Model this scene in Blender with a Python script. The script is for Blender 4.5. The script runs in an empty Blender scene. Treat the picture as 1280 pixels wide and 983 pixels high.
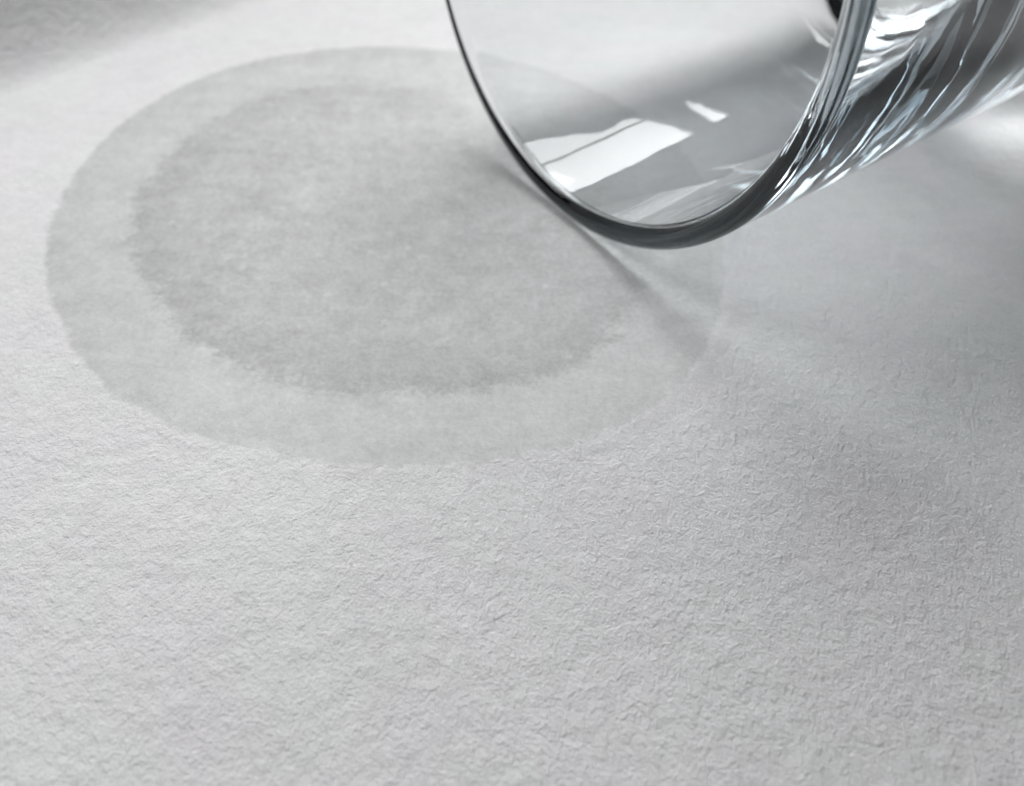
import bpy, math
import numpy as np
from mathutils import noise, Vector

# ------------------------------------------------------------------ camera, light, exposure
sc = bpy.context.scene
COL = sc.collection
HC = 0.072                                   # height of the phone above the paper (m)
PITCH = math.radians(46)
cd = bpy.data.cameras.new('camera'); cam = bpy.data.objects.new('camera', cd); COL.objects.link(cam)
cam.location = (0, 0, HC); cam.rotation_euler = (math.pi/2 - PITCH, 0, 0)
cd.sensor_width = 36; cd.lens = 18/math.tan(math.radians(30)); cd.clip_start = 0.004; cd.clip_end = 50
cd.dof.use_dof = True; cd.dof.focus_distance = 0.090; cd.dof.aperture_fstop = 22
sc.camera = cam

w = bpy.data.worlds.new('World'); sc.world = w; w.use_nodes = True
bg = w.node_tree.nodes['Background']; bg.inputs[0].default_value = (0.95, 0.97, 1, 1); bg.inputs[1].default_value = 0.012

def area(name, loc, target, sx, sy, power, color=(1, 1, 1)):
    l = bpy.data.lights.new(name, 'AREA'); l.shape = 'RECTANGLE'; l.size = sx; l.size_y = sy; l.energy = power; l.color = color
    o = bpy.data.objects.new(name, l); COL.objects.link(o); o.location = loc
    d = Vector(target) - Vector(loc)
    o.rotation_euler = d.to_track_quat('-Z', 'Y').to_euler()
    return o
def sph(az, el, dist):
    a, e = math.radians(az), math.radians(el)
    return (0.02 + dist*math.sin(a)*math.cos(e), 0.10 + dist*math.cos(a)*math.cos(e), dist*math.sin(e))
TGT = (0.0, 0.10, 0)
WIN_AZ, WIN_EL, WIN_D = -4, 49, 0.48
wc = Vector(sph(WIN_AZ, WIN_EL, WIN_D)); wq = (Vector(TGT) - wc).to_track_quat('-Z', 'Y')
for dx, dy in ((-0.5, 0.5), (0.5, 0.5), (-0.5, -0.5), (0.5, -0.5)):     # the four panes of a window, bars between them
    p = wc + wq @ Vector((dx*0.135, dy*0.148, 0))
    l = bpy.data.lights.new('window_pane', 'AREA'); l.shape = 'RECTANGLE'; l.size = 0.126; l.size_y = 0.139; l.energy = 0.585; l.color = (0.995, 0.995, 1)
    o = bpy.data.objects.new('window_pane', l); COL.objects.link(o); o.location = p; o.rotation_euler = wq.to_euler()

area('side_fill', sph(-80, 53, 0.29), (-0.025, 0.085, 0), 0.13, 0.16, 0.31, (0.98, 0.98, 1))  # added fill lamp that brightens the left of the paper

sc.view_settings.view_transform = 'Standard'; sc.view_settings.look = 'None'
sc.view_settings.exposure = -0.05; sc.view_settings.gamma = 1
sc.cycles.max_bounces = 32; sc.cycles.transmission_bounces = 24; sc.cycles.glossy_bounces = 24
sc.cycles.caustics_reflective = True; sc.cycles.caustics_refractive = True; sc.cycles.blur_glossy = 0.3
sc.cycles.sample_clamp_indirect = 0; sc.cycles.use_denoising = True; sc.cycles.denoising_prefilter = 'ACCURATE'

# ------------------------------------------------------------------ helpers
def px_ground(x, y):
    """point of the paper plane under a pixel of the photograph, used to measure the stain's outline"""
    f = 640/math.tan(math.radians(30)); u = (x-640)/f; v = -(y-491.5)/f
    c, s = math.cos(PITCH), math.sin(PITCH)
    d = (u, c + v*s, -s + v*c); t = HC/-d[2]
    return d[0]*t, d[1]*t
def mesh_obj(name, V, F, mat, parent=None, normals=None, attrs=None):
    me = bpy.data.meshes.new(name); me.from_pydata([tuple(v) for v in V], [], F); me.update()
    me.polygons.foreach_set('use_smooth', [True]*len(me.polygons))
    for k, a in (attrs or {}).items():
        at = me.attributes.new(k, 'FLOAT', 'POINT'); at.data.foreach_set('value', np.asarray(a, np.float32))
    if normals is not None:
        me.normals_split_custom_set_from_vertices([tuple(n) for n in normals])
    me.materials.append(mat)
    o = bpy.data.objects.new(name, me); COL.objects.link(o)
    if parent: o.parent = parent
    return o
class NT:
    def __init__(s, name):
        s.m = bpy.data.materials.new(name); s.m.use_nodes = True; s.t = s.m.node_tree; s.t.nodes.clear()
        s.out = s.t.nodes.new('ShaderNodeOutputMaterial')
    def n(s, typ, ins=None, **kw):
        n = s.t.nodes.new(typ)
        for k, v in kw.items(): setattr(n, k, v)
        for k, v in (ins or {}).items():
            if hasattr(v, 'is_output'): s.t.links.new(v, n.inputs[k])
            else: n.inputs[k].default_value = v
        return n
    def math(s, op, a, b=0.0, c=0.0, clamp=False):
        return s.n('ShaderNodeMath', {0: a, 1: b, 2: c}, operation=op, use_clamp=clamp).outputs[0]
    def ramp(s, v, a, b, lo=0.0, hi=1.0):
        return s.n('ShaderNodeMapRange', {0: v, 1: a, 2: b, 3: lo, 4: hi}, interpolation_type='SMOOTHSTEP').outputs[0]
    def noise(s, vec, scale, detail=3, rough=0.5, dist=0.0):
        return s.n('ShaderNodeTexNoise', {'Vector': vec, 'Scale': scale, 'Detail': detail, 'Roughness': rough, 'Distortion': dist}).outputs[0]

# ------------------------------------------------------------------ the table under the sheet
def table_mat():
    t = NT('dark_table'); co = t.n('ShaderNodeTexCoord').outputs['Object']
    mp = t.n('ShaderNodeMapping', {0: co, 3: (1, 9, 1)}).outputs[0]
    nz = t.noise(mp, 14, 6, 0.6, 0.6)
    cr = t.n('ShaderNodeMix', {0: nz, 6: (0.016, 0.013, 0.011, 1), 7: (0.040, 0.031, 0.025, 1)}, data_type='RGBA').outputs[2]
    b = t.n('ShaderNodeBsdfPrincipled', {'Base Color': cr, 'Roughness': 0.45})
    t.t.links.new(b.outputs[0], t.out.inputs[0]); return t.m
TZ = -0.0006
tx, ty, tt = 0.6, 0.45, 0.025
V = [(sx*tx, 0.1+sy*ty, z) for z in (TZ, TZ-tt) for sx, sy in ((-1, -1), (1, -1), (1, 1), (-1, 1))]
F = [(0, 1, 2, 3), (7, 6, 5, 4)] + [(i, i+4, (i+1) % 4+4, (i+1) % 4) for i in range(4)]
tb = mesh_obj('table', V, F, table_mat()); tb['kind'] = 'structure'
tb.data.polygons.foreach_set('use_smooth', [False]*6)

# ------------------------------------------------------------------ the paper with its water stain
OUT_PX = [(62, 340), (85, 240), (150, 160), (250, 100), (360, 70), (470, 60), (570, 64), (660, 85), (760, 130), (850, 205), (896, 270), (905, 335), (885, 425),
          (828, 505), (700, 558), (590, 579), (500, 584), (400, 578), (290, 558), (200, 530), (130, 480), (85, 420)]
CORE_PX = [(166, 290), (178, 240), (225, 185), (290, 142), (370, 116), (450, 106), (540, 118), (630, 150), (720, 195), (790, 255), (812, 320), (795, 375), (768, 412), (738, 445), (700, 464),
           (640, 478), (560, 488), (470, 494), (400, 489), (330, 468), (262, 440), (212, 400), (180, 345)]
C0 = np.array(px_ground(470, 300))
def outline(pts, n):
    P = np.array([px_ground(*p) for p in pts]) - C0
    th = np.arctan2(P[:, 1], P[:, 0]); r = np.hypot(*P.T); o = np.argsort(th); th, r = th[o], r[o]
    th = np.r_[th[-3:]-2*np.pi, th, th[:3]+2*np.pi]; r = np.r_[r[-3:], r, r[:3]]
    t = np.linspace(-np.pi, np.pi, n, endpoint=False); v = np.interp(t, th, r)
    k = np.hanning(41); k /= k.sum()
    return t, np.convolve(np.r_[v[-20:], v, v[:20]], k, 'valid')
NT_ = 720
TH, RO = outline(OUT_PX, NT_); _, RC = outline(CORE_PX, NT_)
X0, X1, Y0, Y1 = -0.125, 0.172, -0.075, 0.300
CURL_A = np.array(px_ground(-30, 138)); _b = np.array(px_ground(400, -25))
CURL_N = np.array([-(_b-CURL_A)[1], (_b-CURL_A)[0]]); CURL_N /= np.linalg.norm(CURL_N)
def paper_z(x, y):
    z = 0.0
    # far left corner of the sheet bent up, a shape added to darken it
    d = max(0.0, (x-CURL_A[0])*CURL_N[0] + (y-CURL_A[1])*CURL_N[1])
    z += 85*min(d, 0.015)**2 + max(0, d-0.015)*2.55
    # soft cockling away from where the glass rests
    g = math.hypot(x-0.055, y-0.135); wgt = min(1, max(0, (g-0.05)/0.06)); wgt = wgt*wgt*(3-2*wgt)
    z += wgt*0.0007*(noise.noise(Vector((x*22+3, y*22, 0.3))) + 0.4)
    return z
def paper_n(x, y, e=2e-4):
    return Vector(((paper_z(x-e, y)-paper_z(x+e, y)), (paper_z(x, y-e)-paper_z(x, y+e)), 2*e)).normalized()
def paper_mat():
    t = NT('rag_paper'); co = t.n('ShaderNodeTexCoord').outputs['Object']
    do = t.n('ShaderNodeAttribute', attribute_name='to_edge').outputs['Fac']     # metres outside the water line
    dc = t.n('ShaderNodeAttribute', attribute_name='to_core').outputs['Fac']
    # the stain pales out towards the side where the glass lies
    sx = t.n('ShaderNodeSeparateXYZ', {0: co}).outputs
    fx = t.math('ADD', sx[0], t.math('MULTIPLY', t.math('SUBTRACT', sx[1], 0.1), 0.6))
    fade = t.ramp(fx, 0.013, 0.033, 1.0, 0.3); cfade = t.ramp(fx, 0.000, 0.024, 1.0, 0.0)
    sep = t.n('ShaderNodeSeparateXYZ', {0: co})
    n1 = t.noise(co, 420, 4, 0.6); n2 = t.noise(co, 120, 5, 0.62); n3 = t.noise(co, 1500, 2, 0.6); n4 = t.noise(co, 45, 4, 0.55)
    mpx = t.n('ShaderNodeMapping', {0: co, 3: (0.35, 1, 1)}).outputs[0]
    n5 = t.noise(mpx, 900, 3, 0.6)
    def add(*a):
        v = a[0]
        for b in a[1:]: v = t.math('ADD', v, b)
        return v
    c = lambda n, k: t.math('MULTIPLY', t.math('SUBTRACT', n, 0.5), k)
    eo = add(do, c(n1, 0.0009), c(n3, 0.0009), c(n2, 0.0008))
    wet = t.math('MULTIPLY', t.ramp(eo, 0.0005, -0.0005), fade)
    n6 = t.noise(t.n('ShaderNodeMapping', {0: co, 3: (0.55, 1, 1)}).outputs[0], 330, 4, 0.7)
    ec = add(dc, c(n6, 0.0045), c(n5, 0.0022), c(n2, 0.0035), c(n3, 0.002))
    core = t.math('MULTIPLY', t.ramp(ec, 0.0014, -0.0014), cfade)
    dry = t.math('SUBTRACT', 1.0, wet)
    mpa = t.n('ShaderNodeMapping', {0: co, 2: (0, 0, 0.35), 3: (1.0, 0.9, 1)}).outputs[0]
    pit = t.ramp(t.noise(mpa, 2100, 2, 0.5), 0.42, 0.28)                     # small pits left by the felt
    # tide lines: pigment gathers just inside each edge
    tide = t.math('MULTIPLY', t.ramp(eo, -0.008, -0.0006), t.ramp(eo, 0.0002, -0.0004))
    ctide = t.math('MULTIPLY', t.ramp(ec, -0.011, -0.001), core)
    mott = add(c(n2, 0.16), c(n1, 0.16), c(n6, 0.14), c(n3, 0.20))
    v = t.math('SUBTRACT', 0.775, t.math('MULTIPLY', wet, t.ramp(t.math('SUBTRACT', sx[1], t.math('MULTIPLY', sx[0], 0.4)), 0.062, 0.108, 0.130, 0.185)))
    v = t.math('SUBTRACT', v, t.math('MULTIPLY', core, t.ramp(sx[1], 0.112, 0.150, 0.060, 0.028)))
    v = t.math('SUBTRACT', v, t.math('MULTIPLY', tide, t.math('MULTIPLY', n4, 0.05)))
    v = t.math('SUBTRACT', v, t.math('MULTIPLY', ctide, t.math('MULTIPLY', n2, 0.12)))
    v = t.math('ADD', v, t.math('MULTIPLY', wet, t.math('MULTIPLY', mott, t.math('ADD', 0.5, t.math('MULTIPLY', core, 0.25)))))
    v = t.math('SUBTRACT', v, t.math('MULTIPLY', dry, t.math('MULTIPLY', pit, 0.04)))
    v = add(v, c(n3, 0.10), c(n2, 0.08), c(n1, 0.09), c(n6, 0.10), c(n4, 0.09), c(t.noise(co, 2800, 1, 0.6), 0.12))
    # pale specks where the sizing kept the water out, a dark fibre here and there
    vo = t.n('ShaderNodeTexVoronoi', {'Vector': co, 'Scale': 430.0, 'Randomness': 1.0})
    sp = t.math('MULTIPLY', t.ramp(vo.outputs['Distance'], 0.34, 0.10), t.math('GREATER_THAN', t.n('ShaderNodeSeparateColor', {0: vo.outputs['Color']}).outputs[0], 0.80))
    v = add(v, t.math('MULTIPLY', t.math('MULTIPLY', sp, core), 0.07))
    vd = t.n('ShaderNodeTexVoronoi', {'Vector': co, 'Scale': 90.0, 'Randomness': 1.0})
    dk = t.math('MULTIPLY', t.ramp(vd.outputs['Distance'], 0.055, 0.02), t.math('GREATER_THAN', t.n('ShaderNodeSeparateColor', {0: vd.outputs['Color']}).outputs[1], 0.93))
    v = t.math('SUBTRACT', v, t.math('MULTIPLY', dk, 0.25), clamp=True)
    tint = t.n('ShaderNodeMix', {0: t.ramp(t.noise(co, 70, 3, 0.6), 0.38, 0.62), 6: (1, 0.984, 0.992, 1), 7: (0.99, 1, 0.99, 1)}, data_type='RGBA').outputs[2]
    gcol = t.n('ShaderNodeMix', {0: wet, 6: tint, 7: (0.992, 1, 0.985, 1)}, data_type='RGBA').outputs[2]
    colr = t.n('ShaderNodeMix', {0: 1.0, 6: gcol, 7: t.n('ShaderNodeCombineColor', {0: v, 1: v, 2: v}).outputs[0]}, data_type='RGBA', blend_type='MULTIPLY').outputs[2]
    # felt-marked relief, pressed smooth where the sheet is soaked
    mpb = t.n('ShaderNodeMapping', {0: co, 2: (0, 0, -0.9), 3: (1.3, 0.3, 1)}).outputs[0]
    h1 = t.noise(mpa, 540, 4, 0.74); h2 = t.noise(co, 3200, 1, 0.6); h4 = t.noise(mpb, 2000, 1, 0.6, 0.2)
    fib = t.ramp(h4, 0.60, 0.74)                                             # stray fibres lying proud of the sheet
    relief = add(c(h1, 2.45), c(h2, 0.35), t.math('MULTIPLY', pit, -0.10), t.math('MULTIPLY', fib, 0.07))
    amt = t.math('ADD', t.math('ADD', 0.38, t.math('MULTIPLY', core, 0.12)), t.math('MULTIPLY', dry, 0.62))
    relief_fade = t.ramp(t.math('ADD', sx[0], t.math('MULTIPLY', t.math('SUBTRACT', sx[1], 0.06), 0.8)), 0.012, 0.060, 1.0, 0.60)   # relief lowered towards the right, standing in for softer light there
    hgt = t.math('MULTIPLY', t.math('MULTIPLY', relief, amt), relief_fade)
    ridge = t.math('MULTIPLY', t.ramp(eo, -0.0016, 0.0002), t.ramp(eo, 0.0030, 0.0004))   # the sheet puckers along the water line
    hgt = t.math('ADD', hgt, t.math('MULTIPLY', ridge, 0.40))
    bp = t.n('ShaderNodeBump', {'Strength': 1.0, 'Distance': 0.00019, 'Height': hgt})
    rg = t.math('SUBTRACT', 0.92, t.math('MULTIPLY', wet, 0.30))
    b = t.n('ShaderNodeBsdfPrincipled', {'Base Color': colr, 'Roughness': rg, 'Normal': bp.outputs[0], 'Specular IOR Level': 0.35})
    t.t.links.new(b.outputs[0], t.out.inputs[0]); return t.m
PM = paper_mat()
CT, ST = np.cos(TH), np.sin(TH)
CT = np.where(np.abs(CT) < 1e-9, 1e-9, CT); ST = np.where(np.abs(ST) < 1e-9, 1e-9, ST)
RB = np.minimum(np.where(CT > 0, X1-C0[0], X0-C0[0])/CT, np.where(ST > 0, Y1-C0[1], Y0-C0[1])/ST)
rs = np.random.RandomState(4)
def ragged(amp, seed):
    return np.array([amp*(noise.fractal(Vector((c*14, s*14, seed)), 1, 2, 4)) for c, s in zip(CT, ST)])
RO = RO + ragged(0.0004, 3.0); RC = RC + ragged(0.0010, 7.0)
def ring_mesh(name, rings, parent=None, centre=False, skirt=False):
    V, N, a, c = [], [], [], []
    for R in rings:
        for i in range(NT_):
            x, y = C0[0]+R[i]*CT[i], C0[1]+R[i]*ST[i]
            V.append((x, y, paper_z(x, y))); N.append(paper_n(x, y)); a.append(R[i]-RO[i]); c.append(R[i]-RC[i])
    F = []
    for k in range(len(rings)-1):
        for i in range(NT_):
            j = (i+1) % NT_; F.append((k*NT_+i, (k+1)*NT_+i, (k+1)*NT_+j, k*NT_+j))
    if centre:
        V.append((C0[0], C0[1], paper_z(*C0))); N.append(paper_n(*C0)); a.append(-RO.mean()); c.append(-RC.mean())
        for i in range(NT_): F.append((len(V)-1, i, (i+1) % NT_))
    if skirt:                                   # the cut edge and the underside of the sheet
        n0 = (len(rings)-1)*NT_; e = len(V)
        for i in range(NT_):
            v = V[n0+i]; V.append((v[0], v[1], v[2]-0.00045)); N.append(Vector((CT[i], ST[i], 0))); a.append(0.1); c.append(0.1)
        for i in range(NT_):
            j = (i+1) % NT_; F.append((n0+i, e+i, e+j, n0+j))
    return mesh_obj(name, V, F, PM, parent, N, {'to_edge': a, 'to_core': c})
q = np.linspace(0, 1, 40)**1.5
paper = ring_mesh('paper_sheet', [RO+(RB-RO)*t for t in q], skirt=True)
paper['label'] = 'large sheet of white rough textured paper covering the table, with a wet water stain'; paper['category'] = 'paper'
stain = ring_mesh('water_stain', [RC+(RO-RC)*t for t in np.linspace(0, 1, 10)], paper)
stain['label'] = 'smooth damp oval ring, slightly darker grey than the dry paper'
core = ring_mesh('soaked_core', [RC*t for t in np.linspace(0.04, 1, 24)], stain, centre=True)
core['label'] = 'darker mottled soaked middle of the stain with a ragged edge'

# ------------------------------------------------------------------ the tumbler lying on its side
R = 0.52107667*HC; BETA = 0.0611737; AZ = 0.98295137
CX, CY = 0.10317265*HC - 0.0008, 1.46035712*HC - 0.0010
T = 0.0030                                   # wall at the lip
L = 2.36*R; LF = 1.95*R                      # outer length, depth of the bowl
tb_ = math.tan(BETA)
def glass_mat():
    t = NT('clear_glass')
    co = t.n('ShaderNodeTexCoord').outputs['Object']
    wav = t.n('ShaderNodeBump', {'Strength': 1.0, 'Distance': 0.00003, 'Height': t.noise(co, 130, 2, 0.5)}).outputs[0]
    # soda glass: clear across the thin wall, dark along the long edge-on paths that run inside the wall by total reflection
    inside = t.n('ShaderNodeNewGeometry').outputs['Backfacing']
    rc = t.n('ShaderNodeMix', {0: inside, 6: (1, 1, 1, 1), 7: (0.81, 0.83, 0.84, 1)}, data_type='RGBA').outputs[2]
    gl = t.n('ShaderNodeBsdfGlossy', {'Color': rc, 'Roughness': 0.0, 'Normal': wav})
    rf = t.n('ShaderNodeBsdfRefraction', {'Color': (0.965, 0.974, 0.978, 1), 'Roughness': 0.0, 'IOR': 1.52, 'Normal': wav}).outputs[0]
    fr = t.n('ShaderNodeFresnel', {'IOR': 1.52, 'Normal': wav})
    mx = t.n('ShaderNodeMixShader', {0: fr.outputs[0], 1: rf, 2: gl.outputs[0]})
    t.t.links.new(mx.outputs[0], t.out.inputs[0]); return t.m
GM = glass_mat()
ro = lambda s: R - s*tb_
ri = lambda s: ro(s) - T - 0.0078*(s/L)**1.3 - 0.00016*math.sin(s/0.0030+2)*min(1, max(0, (s-0.031)/0.012))
lip = [(T/2 - T/2*math.sin(a), ro(0) - T/2 + T/2*math.cos(a)) for a in np.linspace(0, math.pi, 25)]   # outside round to inside
s_l = T/2
heel = 0.009
out_w = [(s, ro(s)) for s in np.linspace(s_l, L-heel, 60)]
out_b = [(L-heel+heel*math.sin(a), ro(L-heel)-heel+heel*math.cos(a)) for a in np.linspace(0, math.pi/2, 14)]
rb = ro(L-heel)-heel
out_b += [(L-0.0012*(1-(r/rb)**2), r) for r in np.linspace(rb, 0, 24)[1:]]
fil = 0.020
in_w = [(s, ri(s)) for s in np.linspace(s_l, LF-fil, 60)]
in_b = [(LF-fil+fil*math.sin(a), ri(LF-fil)-fil+fil*math.cos(a)) for a in np.linspace(0, math.pi/2, 20)]
rf = ri(LF-fil)-fil
in_b += [(LF+0.0008*(1-(r/rf)**2), r) for r in np.linspace(rf, 0, 24)[1:]]
dh = np.array([math.sin(AZ), math.cos(AZ), 0]); zz = np.array([0, 0, 1.0])
ax = math.cos(BETA)*dh - math.sin(BETA)*zz; up = math.sin(BETA)*dh + math.cos(BETA)*zz; sd = np.cross(ax, up)
org = np.array([CX, CY, 0.00008]) + R*up
glass = bpy.data.objects.new('drinking_glass', None); COL.objects.link(glass)
glass.location = (CX, CY, 0); glass.empty_display_size = 0.02
glass['label'] = 'clear empty drinking glass lying on its side across the edge of the wet stain'; glass['category'] = 'glass'
NS = 256
def lathe(name, prof, outward):
    """outward = +1 when the profile runs so that its left-hand side is air outside"""
    P = np.array(prof); d = np.gradient(P, axis=0); nr = np.stack([-d[:, 1], d[:, 0]], 1)*outward
    nr /= np.maximum(np.linalg.norm(nr, axis=1), 1e-12)[:, None]
    V, N, F = [], [], []
    pole = P[-1, 1] < 1e-7; rings = P[:-1] if pole else P
    for (s, r), n in zip(rings, nr):
        for k in range(NS):
            a = 2*math.pi*k/NS; e = math.cos(a)*up + math.sin(a)*sd
            V.append(org + s*ax + r*e - np.array(glass.location)); N.append(n[0]*ax + n[1]*e)
    for i in range(len(rings)-1):
        for k in range(NS):
            m = (k+1) % NS; f = (i*NS+k, (i+1)*NS+k, (i+1)*NS+m, i*NS+m)
            F.append(f if outward*1 > 0 else f[::-1])
    if pole:
        V.append(org + P[-1, 0]*ax - np.array(glass.location)); N.append(nr[-1, 0]*ax); b = (len(rings)-1)*NS
        for k in range(NS):
            f = (b+k, len(V)-1, b+(k+1) % NS); F.append(f if outward > 0 else f[::-1])
    # make sure the winding agrees with the normals
    v0, v1, v2 = (np.array(V[i]) for i in F[0][:3])
    if np.dot(np.cross(v1-v0, v2-v0), N[F[0][0]]) < 0: F = [f[::-1] for f in F]
    return V, F, N
def join(*ms):
    V, F, N = [], [], []
    for v, f, n in ms:
        o = len(V); V += list(v); N += list(n); F += [tuple(i+o for i in x) for x in f]
    return V, F, N
for nm, parts in (('wall', [lathe('o', out_w, 1), lathe('i', in_w, -1)]), ('rim', [lathe('l', lip, -1)]), ('base', [lathe('ob', out_b, 1), lathe('ib', in_b, -1)])):
    V, F, N = join(*parts); mesh_obj(nm, V, F, GM, glass, N)
